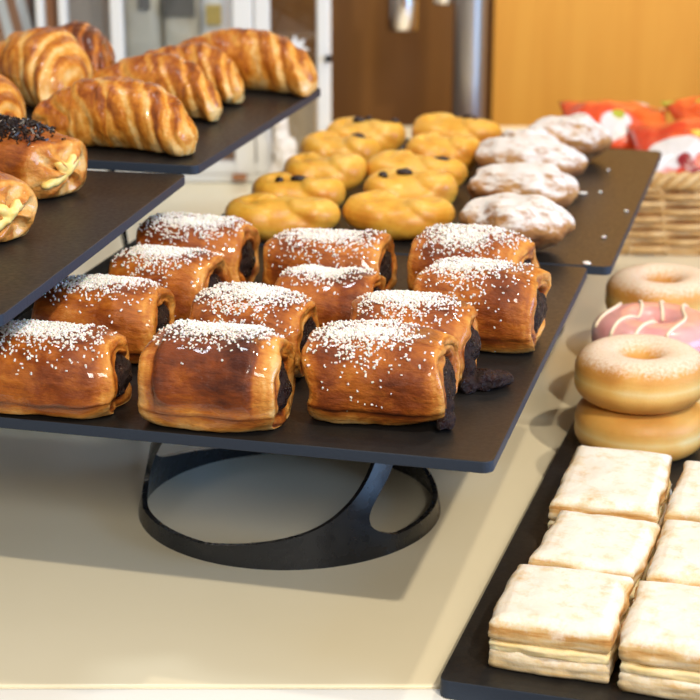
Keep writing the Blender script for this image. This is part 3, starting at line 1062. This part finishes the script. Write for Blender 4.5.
# ------------------------------------------------------------------ custard slices on the flat platter
def soft_slab(x0, x1, y0, y1, z0, z1, seed, wob=0.0016, edge=0.004, n=26, nz=8):
    """closed slab with soft uneven sides"""
    hx, hy = (x1 - x0) / 2, (y1 - y0) / 2
    cx, cy = (x0 + x1) / 2, (y0 + y1) / 2
    a = np.linspace(0, 2 * PI, 4 * n, endpoint=False) + PI / 4
    c, s = np.cos(a), np.sin(a)
    k = 1 / np.maximum(np.abs(c), np.abs(s))
    sq = np.stack([c * k, s * k], 1)
    rd = np.stack([c, s], 1) * 1.10
    ou = np.where(np.abs(sq) > 0, sq, 0) * 0.90 + rd * 0.10
    R = []
    def ring(f, z, inset):
        return np.stack([cx + ou[:, 0] * (hx - inset) * f, cy + ou[:, 1] * (hy - inset) * f, np.full(len(ou), z)], 1)
    for f in (0.02, 0.4, 0.75, 0.92):
        R.append(ring(f, z0, edge * 0.5))
    for i in range(nz + 1):
        t = i / nz
        e = edge * (max(0, (abs(t - 0.5) * 2)) ** 4) * 0.8
        R.append(ring(1, z0 + (z1 - z0) * t, e))
    for f in (0.975, 0.94, 0.86, 0.7, 0.5, 0.3, 0.1, 0.01):
        R.append(ring(f, z1 + (0.0006 if f < 0.95 else 0), edge * 0.8))
    V, F = rings(R)
    t = (V[:, 2] - z0) / (z1 - z0)
    d1 = noise(V, 60, seed, 3)
    d2 = noise(V * np.array([0.5, 0.5, 3.0]), 120, seed + 4, 2)
    dirn = np.stack([(V[:, 0] - cx) / hx, (V[:, 1] - cy) / hy], 1)
    m = np.clip(np.abs(dirn).max(1), 0, 1) ** 6
    V[:, 0] += dirn[:, 0] * m * (wob * d1 + wob * 0.7 * d2)
    V[:, 1] += dirn[:, 1] * m * (wob * d1 + wob * 0.7 * d2)
    V[:, 2] += np.where(t > 0.9, noise(V * np.array([1, 1, 0.0]), 45, seed + 7, 3) * 0.0014, 0)
    return V, F


def custard_slice(loc, rz, label, seed, w=0.066, d=0.07, h=0.037):
    root = empty('custard_slice', loc, rz, label, 'pastry', 'custard slices on the flat black platter')
    hw, hd = w / 2, d / 2
    V, F = soft_slab(-hw, hw, -hd, hd, 0.0005, h * 0.40, seed, 0.0024, 0.003)
    b = np.clip(0.22 + 0.3 * noise(V, 90, seed + 1, 2), 0, 1)
    link('bottom_crust', mesh('bottom_crust', V, F, b), M['puff'], root)
    V, F = soft_slab(-hw * 0.99, hw * 0.99, -hd * 0.99, hd * 0.99, h * 0.36, h * 0.55, seed + 20, 0.0026, 0.002, 26, 5)
    link('custard_filling', mesh('custard_filling', V, F), M['cream'], root)
    V, F = soft_slab(-hw * 0.99, hw * 0.99, -hd * 0.99, hd * 0.99, h * 0.52, h, seed + 40, 0.0024, 0.006)
    zz = V[:, 2] / h
    b = np.clip(0.25 + 0.3 * noise(V, 90, seed + 2, 2) + 0.45 * np.exp(-((zz - 0.80) / 0.07) ** 2), 0, 1)
    link('top_crust', mesh('top_crust', V, F, b), M['puff'], root)
    return root


slices = [
    (-0.1470, 0.903, 0, 0.069, 0.080, 0.032, 'custard slice at the front left corner of the flat platter, whitest on top'),
    (-0.1415, 0.9855, -3, 0.064, 0.078, 0.033, 'custard slice in the middle of the left column, browned front edge'),
    (-0.1455, 1.0850, 1, 0.068, 0.105, 0.034, 'custard slice at the back of the left column, against the plain doughnut'),
    (-0.0745, 0.898, 1, 0.070, 0.082, 0.033, 'front custard slice of the right column, cut off by the photo edge'),
    (-0.0715, 0.985, 0, 0.068, 0.086, 0.034, 'middle custard slice of the right column, strip of its top in view'),
    (-0.0735, 1.083, -1, 0.066, 0.096, 0.034, 'rearmost custard slice of the right column, below the doughnuts'),
]
for i, (x, y, dr, w, d, h, label) in enumerate(slices):
    custard_slice(trayc(x, y, ZC + 0.0002), -YAWC + math.radians(dr), label, 800 + i * 9, w, d, h)


# ------------------------------------------------------------------ doughnuts
def ring_point(R, r, h, a, b):
    """tyre-shaped doughnut skin"""
    rr = R + r * np.sign(np.cos(b)) * np.abs(np.cos(b)) ** 0.9
    z = h / 2 + h / 2 * np.sign(np.sin(b)) * np.abs(np.sin(b)) ** 0.8
    return np.stack([rr * np.cos(a), rr * np.sin(a), z], 1)


def doughnut(loc, label, seed, mat, R=0.0290, r=0.0190, h=0.037, iced=False, rz=0.0):
    nu, nv = 72, 40
    a = np.linspace(0, 2 * PI, nu, endpoint=False)
    b = np.linspace(0, 2 * PI, nv, endpoint=False)
    A, B = np.meshgrid(a, b, indexing='ij')
    V = ring_point(R, r, h, A.ravel(), B.ravel())
    band = np.exp(-((V[:, 2] / h - 0.5) / 0.13) ** 2)
    V[:, :2] *= (1 - 0.018 * band + 0.02 * noise(V, 25, seed, 2))[:, None]
    V[:, 2] += noise(V, 28, seed + 2, 2) * 0.0012 * sstep(0.1, 0.5, V[:, 2] / h)
    bake = 0.72 + 0.25 * noise(V, 35, seed + 5, 2) - 0.55 * band * sstep(R, R + r * 0.6, np.hypot(V[:, 0], V[:, 1]))
    F = []
    for i in range(nu):
        for j in range(nv):
            i2, j2 = (i + 1) % nu, (j + 1) % nv
            F.append((i * nv + j, i2 * nv + j, i2 * nv + j2, i * nv + j2))
    root = empty('doughnut', loc, rz, label, 'doughnut', 'doughnuts stacked on the flat platter') if iced else None
    o = link('dough' if iced else 'doughnut', mesh('doughnut', V, F, np.clip(bake, 0, 1)), mat, root)
    if not iced:
        o.location = loc
        o.rotation_euler = (0, 0, rz)
        return tag(o, label, 'doughnut', 'doughnuts stacked on the flat platter')
    # icing: an upper skin a little proud of the dough
    bi = np.linspace(-0.18 * PI, 1.12 * PI, 26)
    A, B = np.meshgrid(a, bi, indexing='ij')
    B = B + 0.06 * np.sin(A * 5 + 1) * (np.cos(B) > 0)
    V = ring_point(R, r + 0.0016, h + 0.0026, A.ravel(), B.ravel())
    V[:, 2] -= 0.0006
    V[:, :2] *= (1 + 0.02 * noise(V, 25, seed, 2))[:, None]
    m = len(bi)
    F = []
    for i in range(nu):
        for j in range(m - 1):
            i2 = (i + 1) % nu
            F.append((i * m + j, i2 * m + j, i2 * m + j + 1, i * m + j + 1))
    ic = link('icing', mesh('icing', V, F), M['pink'], root)
    sm = ic.modifiers.new('solid', 'SOLIDIFY')
    sm.thickness = 0.002
    sm.offset = -1
    mb = MB()
    for k in range(5):
        x0 = -0.042 + k * 0.021
        pts = []
        for t in np.linspace(-1, 1, 60):
            y = t * 0.0435
            x = x0 + 0.020 * t + 0.006 * math.sin(3 * t + k)
            rr = math.hypot(x, y)
            if abs(rr - R) > (r + 0.0005):
                if len(pts) > 3:
                    mb.tube(pts, 0.0015, 8)
                pts = []
                continue
            cb = (rr - R) / (r + 0.0016)
            cb = max(-1, min(1, cb))
            sb = (1 - min(1, abs(cb) ** (1 / 0.9)) ** 2) ** 0.5
            z = (h + 0.0026) / 2 * (1 + sb ** 0.8) + 0.0002
            pts.append((x, y, z))
        if len(pts) > 3:
            mb.tube(pts, 0.0015, 8)
    mb.build('icing_drizzle', M['drizzle'], root)
    return root


HN = 0.0372
st = ((-0.1483, 1.2286), (-0.1496, 1.3219), (-0.1591, 1.4362))
doughnut(trayc(*st[0], ZC), 'plain golden doughnut under the nearest sugared one, behind the custard slices', 900, M['donut'])
doughnut(trayc(st[0][0] - 0.001, st[0][1], ZC + HN), 'sugared doughnut on top of the plain golden doughnut', 911, M['donut_sugar'], 0.0288, 0.0192, 0.0385)
doughnut(trayc(*st[1], ZC), 'doughnut hidden underneath the pink iced one', 920, M['donut'])
doughnut(trayc(st[1][0] - 0.002, st[1][1], ZC + HN), 'pink iced doughnut with cream drizzle lines', 931, M['donut'], 0.0285, 0.0180, 0.035, True)
doughnut(trayc(*st[2], ZC), 'plain doughnut at the very bottom of the rear stack', 940, M['donut'])
doughnut(trayc(st[2][0] - 0.001, st[2][1], ZC + HN), 'sugared doughnut behind the pink iced one, next to the basket', 951, M['donut_sugar'], 0.0288, 0.0190, 0.038)


# ------------------------------------------------------------------ wicker basket with snack packets
def rounded_rect(hx, hy, r, n):
    per = 4 * (hx + hy) - 8 * r + 2 * PI * r
    out = []
    for d in np.linspace(0, per, n, endpoint=False):
        segs = [(2 * (hx - r), 's', 0), (PI * r / 2, 'a', 0), (2 * (hy - r), 's', 1), (PI * r / 2, 'a', 1), (2 * (hx - r), 's', 2), (PI * r / 2, 'a', 2), (2 * (hy - r), 's', 3), (PI * r / 2, 'a', 3)]
        cs = [(hx - r, -hy + r), (hx - r, hy - r), (-hx + r, hy - r), (-hx + r, -hy + r)]
        for ln, kind, q in segs:
            if d <= ln:
                if kind == 's':
                    a = [(-hx + r + d, -hy), (hx, -hy + r + d), (hx - r - d, hy), (-hx, hy - r - d)][q]
                    nrm = [(0, -1), (1, 0), (0, 1), (-1, 0)][q]
                    out.append((*a, *nrm))
                else:
                    ang = -PI / 2 + q * PI / 2 + d / r
                    c = cs[q]
                    out.append((c[0] + r * math.cos(ang), c[1] + r * math.sin(ang), math.cos(ang), math.sin(ang)))
                break
            d -= ln
    return np.array(out)


BK = (0.445, 1.920, 0.0)
basket = empty('wicker_basket', BK, math.radians(-2), 'pale woven wicker basket full of orange snack packets', 'basket')
HXB, HYB, HB = 0.215, 0.128, 0.082
nst = 30
mb = MB()
for row in range(9):
    z = 0.008 + row * 0.0082
    fl = 0.93 + 0.07 * z / HB
    rr = rounded_rect(HXB * fl, HYB * fl, 0.05, nst * 6)
    ph = np.arange(nst * 6) / 6.0 * PI + row * PI
    off = 0.0046 * np.sin(ph)
    P = np.stack([rr[:, 0] + rr[:, 2] * off, rr[:, 1] + rr[:, 3] * off, np.full(len(rr), z)], 1)
    P = np.concatenate([P, P[:2]])
    mb.tube(P, 0.0034, 7)
mb.build('weave', M['wicker'], basket)
mb = MB()
rr0 = rounded_rect(HXB * 0.93, HYB * 0.93, 0.05, nst)
rr1 = rounded_rect(HXB, HYB, 0.05, nst)
for k in range(nst):
    mb.tube([(rr0[k, 0], rr0[k, 1], 0.002), (rr1[k, 0], rr1[k, 1], HB)], 0.0026, 8)
mb.build('uprights', M['wicker'], basket)
mb = MB()
rr = rounded_rect(HXB, HYB, 0.05, 400)
for ph in (0, 2 * PI / 3, 4 * PI / 3):
    w = np.arange(400) / 400 * 2 * PI * 30 + ph
    P = np.stack([rr[:, 0] + rr[:, 2] * 0.005 * np.cos(w), rr[:, 1] + rr[:, 3] * 0.005 * np.cos(w), HB + 0.0055 * np.sin(w)], 1)
    mb.tube(np.concatenate([P, P[:2]]), 0.0042, 8)
mb.build('rim', M['wicker'], basket)
rr = rounded_rect(HXB * 0.92, HYB * 0.92, 0.05, 80)
V = np.concatenate([np.stack([rr[:, 0], rr[:, 1], np.full(80, z)], 1) for z in (0.0005, 0.006)])
MB().add(V, [tuple(range(79, -1, -1)), tuple(range(80, 160))] + [(j, (j + 1) % 80, 80 + (j + 1) % 80, 80 + j) for j in range(80)]).build('base', M['wicker'], basket, False)


def packet(loc, rot, label, seed, mat, w=0.15, l=0.20, t=0.035):
    nu, nv = 34, 40
    P = {}
    V, F = [], []
    for side in (1, -1):
        for i in range(nu + 1):
            for j in range(nv + 1):
                if side == -1 and (i in (0, nu) or j in (0, nv)):
                    P[(side, i, j)] = P[(1, i, j)]
                    continue
                x, y = i / nu * 2 - 1, j / nv * 2 - 1
                z = ((1 - x ** 2) ** 0.55) * (max(0, 1 - (abs(y) / 0.9) ** 2.2) ** 0.6) * t
                pin = 1 - 0.10 * (1 - abs(y) ** 4) * 0
                P[(side, i, j)] = len(V)
                V.append((x * w / 2 * (1 - 0.08 * (1 - y * y)), y * l / 2, side * z))
    for side in (1, -1):
        for i in range(nu):
            for j in range(nv):
                q = [P[(side, i, j)], P[(side, i + 1, j)], P[(side, i + 1, j + 1)], P[(side, i, j + 1)]]
                F.append(q if side == 1 else q[::-1])
    V = np.array(V)
    d = noise(V, 22, seed, 3) * 0.010 * np.clip(np.abs(V[:, 2]) / t, 0.25, 1) + noise(V, 60, seed + 2, 2) * 0.003
    V[:, 2] += d
    o = link('snack_packet', mesh('snack_packet', V, F), mat)
    o.location = loc
    o.rotation_euler = rot
    return tag(o, label, 'packet', 'orange snack packets in the basket')


packet((0.296, 1.968, 0.106), (math.radians(14), math.radians(2), math.radians(-4)), 'orange snack packet at the left end of the basket, behind the whitest twist', 1001, M['packet_a'], 0.125, 0.115, 0.022)
packet((0.372, 1.862, 0.100), (math.radians(20), math.radians(-3), math.radians(-5)), 'front snack packet leaning over the basket rim', 1013, M['packet_b'], 0.150, 0.115, 0.024)
packet((0.425, 1.975, 0.112), (math.radians(18), math.radians(-4), math.radians(6)), 'rear orange snack packet standing highest in the basket', 1029, M['packet_c'], 0.130, 0.11, 0.024)

# ------------------------------------------------------------------ white glazed cabinet behind the croissants
CYF = 2.15
KX = 2.15 * 1.0 / FPX * 1.034


def cx_(u, dist=0.0):
    return at(u, 183, 0)[0]


cab = empty('display_cabinet', (0, CYF, 0), 0, 'white glazed display cabinet standing behind the croissants', 'cabinet')
CH = 0.62
xl, xr = -0.95, cx_(329)
def cbox(name, x0, x1, y0, y1, z0, z1, mat, bevel=0.002, parent=cab):
    return box_obj(name, x0, x1, y0, y1, z0, z1, mat, parent, bevel)
cbox('base', xl, xr, 0.0, 0.30, 0.0005, 0.012, M['white'])
cbox('top', xl, xr, 0.0, 0.30, CH, CH + 0.02, M['white'])
stiles = [(318, 329), (257, 272), (236, 255.5), (117, 129), (67, 75), (45, 52.5), (-60, -46)]
for u0, u1 in stiles:
    cbox('stile', cx_(u0), cx_(u1), -0.004, 0.02, 0.012, CH, M['white'])
cbox('back_stile', xr - 0.02, xr, 0.28, 0.30, 0.012, CH, M['white'])
cbox('bottom_rail', xl, cx_(257), -0.002, 0.018, 0.0125, 0.026, M['white'], 0.001)
cbox('top_rail', xl, xr, -0.002, 0.018, CH - 0.03, CH, M['white'], 0.001)
def pane(u0, u1, z0=0.03):
    return cbox('glass_pane', cx_(u0), cx_(u1), 0.007, 0.010, z0, CH - 0.03, M['glass'], 0)
pg = pane(272, 318, 0.013)
pane(129, 236); pane(75, 117); pane(-46, 45)
cbox('back_panel', xl, cx_(246), 0.285, 0.297, 0.012, CH, M['pale_back'], 0)
k = cbox('knob', xr - 0.004, xr + 0.004, -0.012, -0.004, 0.150, 0.158, M['black'], 0.001)
cbox('latch', cx_(233), cx_(247), -0.010, -0.002, 0.005, 0.012, M['kraft'], 0.001)
# snowflake decal on the right pane
mb = MB()
pc = at(296, 50, 0)
zsn = CAM_Z - (CYF) * math.tan(PITCH - math.atan((350 - 50) / FPX))
xsn = (296 - 350) / FPX * 2.15 * 1.02
for k in range(8):
    a = k * PI / 4
    c, s = math.cos(a), math.sin(a)
    ln = 0.018
    w = 0.0022
    for t0, t1, wd in ((0, 1, w),):
        V = [(-s * wd, c * wd), (c * ln * 0.55 - s * wd * 1.6, s * ln * 0.55 + c * wd * 1.6), (c * ln, s * ln), (c * ln * 0.55 + s * wd * 1.6, s * ln * 0.55 - c * wd * 1.6), (s * wd, -c * wd)]
        q = [(xsn + x, 0.0062 + 0.0001 * k, zsn + z) for x, z in V]
        q2 = [(xsn + x, 0.0068, zsn + z) for x, z in V]
        mb.add(q + q2, [(4, 3, 2, 1, 0), (5, 6, 7, 8, 9)] + [(i, (i + 1) % 5, 5 + (i + 1) % 5, 5 + i) for i in range(5)])
tag(mb.build('snowflake_decal', M['ribbon'], pg, False), 'white snowflake sticker')

# goods inside the cabinet, standing on its base or on a riser shelf
ZB = 0.0125
def shelf_z(v, y):
    return CAM_Z - y * math.tan(PITCH - math.atan((350 - v) / FPX))
def gx(u, y):
    return (u - 350) / FPX * y * 1.035
sh = cbox('shelf', xl, cx_(246), 0.045, 0.28, 0.130, 0.137, M['white'], 0.001)
def carton(name, u0, u1, y0, y1, z0, z1, mat, label, cat):
    o = box_obj(name, gx(u0, y0), gx(u1, y0), y0, y1, z0, z1, mat, None, 0.003)
    return tag(o, label, cat)
ZS = 0.1375
carton('card_box', 268, 316, 2.20, 2.36, ZB, 0.098, M['beige'], 'plain beige card box at the bottom of the right cabinet bay', 'box')
carton('card_box', 186, 236, 2.185, 2.21, ZB, 0.075, M['kraft'], 'low brown box at the foot of the cabinet behind the croissant platter', 'box')
carton('card_box', 78, 114, 2.24, 2.40, ZS, 0.42, M['taupe'], 'tall taupe card box in the cabinet behind the darkest croissant', 'box')


def hamper(name, u0, u1, y0, y1, z0, z1, mat, label, bands):
    x0, x1 = gx(u0, y0), gx(u1, y0)
    root = empty(name, ((x0 + x1) / 2, (y0 + y1) / 2, z0), 0, label, 'gift box')
    hw, hd, h = (x1 - x0) / 2, (y1 - y0) / 2, z1 - z0
    box_obj('box', -hw, hw, -hd, hd, 0, h, mat, root, 0.003)
    mb = MB()
    for t in bands:
        x = -hw + 2 * hw * t
        V = [(x - 0.006, -hd - 0.001, h), (x + 0.006, -hd - 0.001, h), (x + 0.046, -hd - 0.001, 0.0), (x + 0.034, -hd - 0.001, 0.0)]
        V2 = [(a, b + 0.0008, c) for a, b, c in V]
        mb.add(V + V2, [(0, 3, 2, 1), (4, 5, 6, 7), (0, 1, 5, 4), (1, 2, 6, 5), (2, 3, 7, 6), (3, 0, 4, 7)])
    mb.build('ribbon', M['ribbon'], root, False)
    return root


hamper('gift_box', -40, 43, 2.22, 2.38, ZS, 0.33, M['kraft'], 'brown gift box with slanted white ribbon at the far left of the cabinet', (0.2, 0.45, 0.68))
carton('card_box', 53.5, 66, 2.20, 2.30, ZS, 0.36, M['kraft'], 'narrow brown box between the white cabinet bars', 'box')


def pouch(u0, u1, y, z0, h, depth, mat, label, seed, stripe=None):
    x0, x1 = gx(u0, y), gx(u1, y)
    w = x1 - x0
    R = []
    for t in np.linspace(0, 1, 22):
        d = depth * (0.55 + 0.45 * math.sin(PI * min(1, t * 1.1 + 0.2))) * (1 - 0.92 * max(0, t - 0.6) / 0.4)
        a = np.linspace(0, 2 * PI, 40, endpoint=False)
        x = w / 2 * np.sign(np.cos(a)) * np.abs(np.cos(a)) ** 0.5
        yy = d / 2 * np.sign(np.sin(a)) * np.abs(np.sin(a)) ** 0.7
        R.append(np.stack([x, yy, np.full(40, t * h)], 1))
    V, F = rings(R)
    V[:, 1] += noise(V, 40, seed, 2) * 0.004
    V[:, 0] += noise(V, 30, seed + 1, 2) * 0.002
    root = empty('wrapped_parcel', ((x0 + x1) / 2, y + depth / 2 + 0.004, z0), 0, label, 'parcel')
    link('wrapper', mesh('wrapper', V, F), mat, root)
    if stripe:
        (a0, a1, t0, t1, smat) = stripe
        MB().box(-w / 2 + a0 * w, -w / 2 + a1 * w, -depth / 2 - 0.006, -depth / 2 + 0.004, t0 * h, t1 * h).build('label', smat, root, False)
    return root


pouch(131, 168, 2.20, ZS, 0.135, 0.05, M['cream_pack'], 'cream wrapped parcel at the left of the middle cabinet bay', 1101, (0.45, 0.75, 0.5, 0.62, M['grey']))
pouch(169, 205, 2.20, ZS, 0.140, 0.05, M['cream_pack'], 'cream wrapped parcel with a dark label above the last croissant', 1113, (0.05, 0.9, 0.42, 0.62, M['grey']))
pouch(207, 233, 2.20, ZS, 0.130, 0.045, M['ribbon'], 'pale parcel with a mustard label beside the white cabinet post', 1127, (0.2, 0.75, 0.38, 0.56, M['mustard']))
pouch(150, 195, 2.30, ZS, 0.215, 0.05, M['salmon'], 'salmon coloured parcel standing behind the cream parcels', 1139)

# crumpled white paper bag in front of the cabinet
mb = MB()
pb = at(286, 189, 0)
mb = MB()
mb.add(*blob((0.001, 0, 0.030), (0.019, 0.015, 0.034), 1207, 0.5, 60, 30, 24))
mb.add(*blob((-0.006, 0, 0.072), (0.010, 0.010, 0.026), 1211, 0.5, 70, 24, 20))
V, F, NV = remeshed(np.concatenate(mb.V), mb.F, 0.0016, 1)
V = V + NV * (noise(V, 110, 9, 2) * 0.004)[:, None]
V[:, 2] = np.maximum(V[:, 2], 0.0005)
o = link('paper_bag', mesh('paper_bag', V, F), M['paper'])
o.location = (pb[0], pb[1], 0)
tag(o, 'crumpled white paper bag between the croissant platter and yellow buns', 'paper bag')

# ------------------------------------------------------------------ steel post with hanging spouts
PY = 2.66
post = empty('steel_post', (gx(465, PY), PY, -0.895), 0, 'brushed steel post in front of the wooden wall', 'post')
mb = MB()
mb.tube([(0, 0, z) for z in np.linspace(0.004, 2.2, 8)], 0.0245, 40)
mb.build('tube', M['steel'], post)
mb = MB().tube([(0, 0, 0), (0, 0, 0.004), (0, 0, 0.010)], [0.06, 0.06, 0.05], 40)
mb.build('base_plate', M['steel'], post)
mb = MB().tube([(-0.02, 0, 1.66), (-0.30, 0, 1.66)], 0.009, 20)
mb.build('arm', M['chrome'], post)
for u0, u1, v in ((385.5, 414.5, 30), (428, 448, 4)):
    z0 = shelf_z(v, PY) + 0.895
    xc = gx((u0 + u1) / 2, PY) - gx(465, PY)
    r = (gx(u1, PY) - gx(u0, PY)) / 2
    zt = 1.6515
    mb = MB()
    mb.tube([(xc, 0, z0), (xc, 0, z0 + 0.0008), (xc, 0, z0 + 0.003), (xc, 0, z0 + 0.14), (xc, 0, z0 + 0.145), (xc, 0, zt)], [r * 0.86, r * 0.95, r, r, r * 0.5, r * 0.5], 36)
    mb.build('spout', M['chrome'], post)
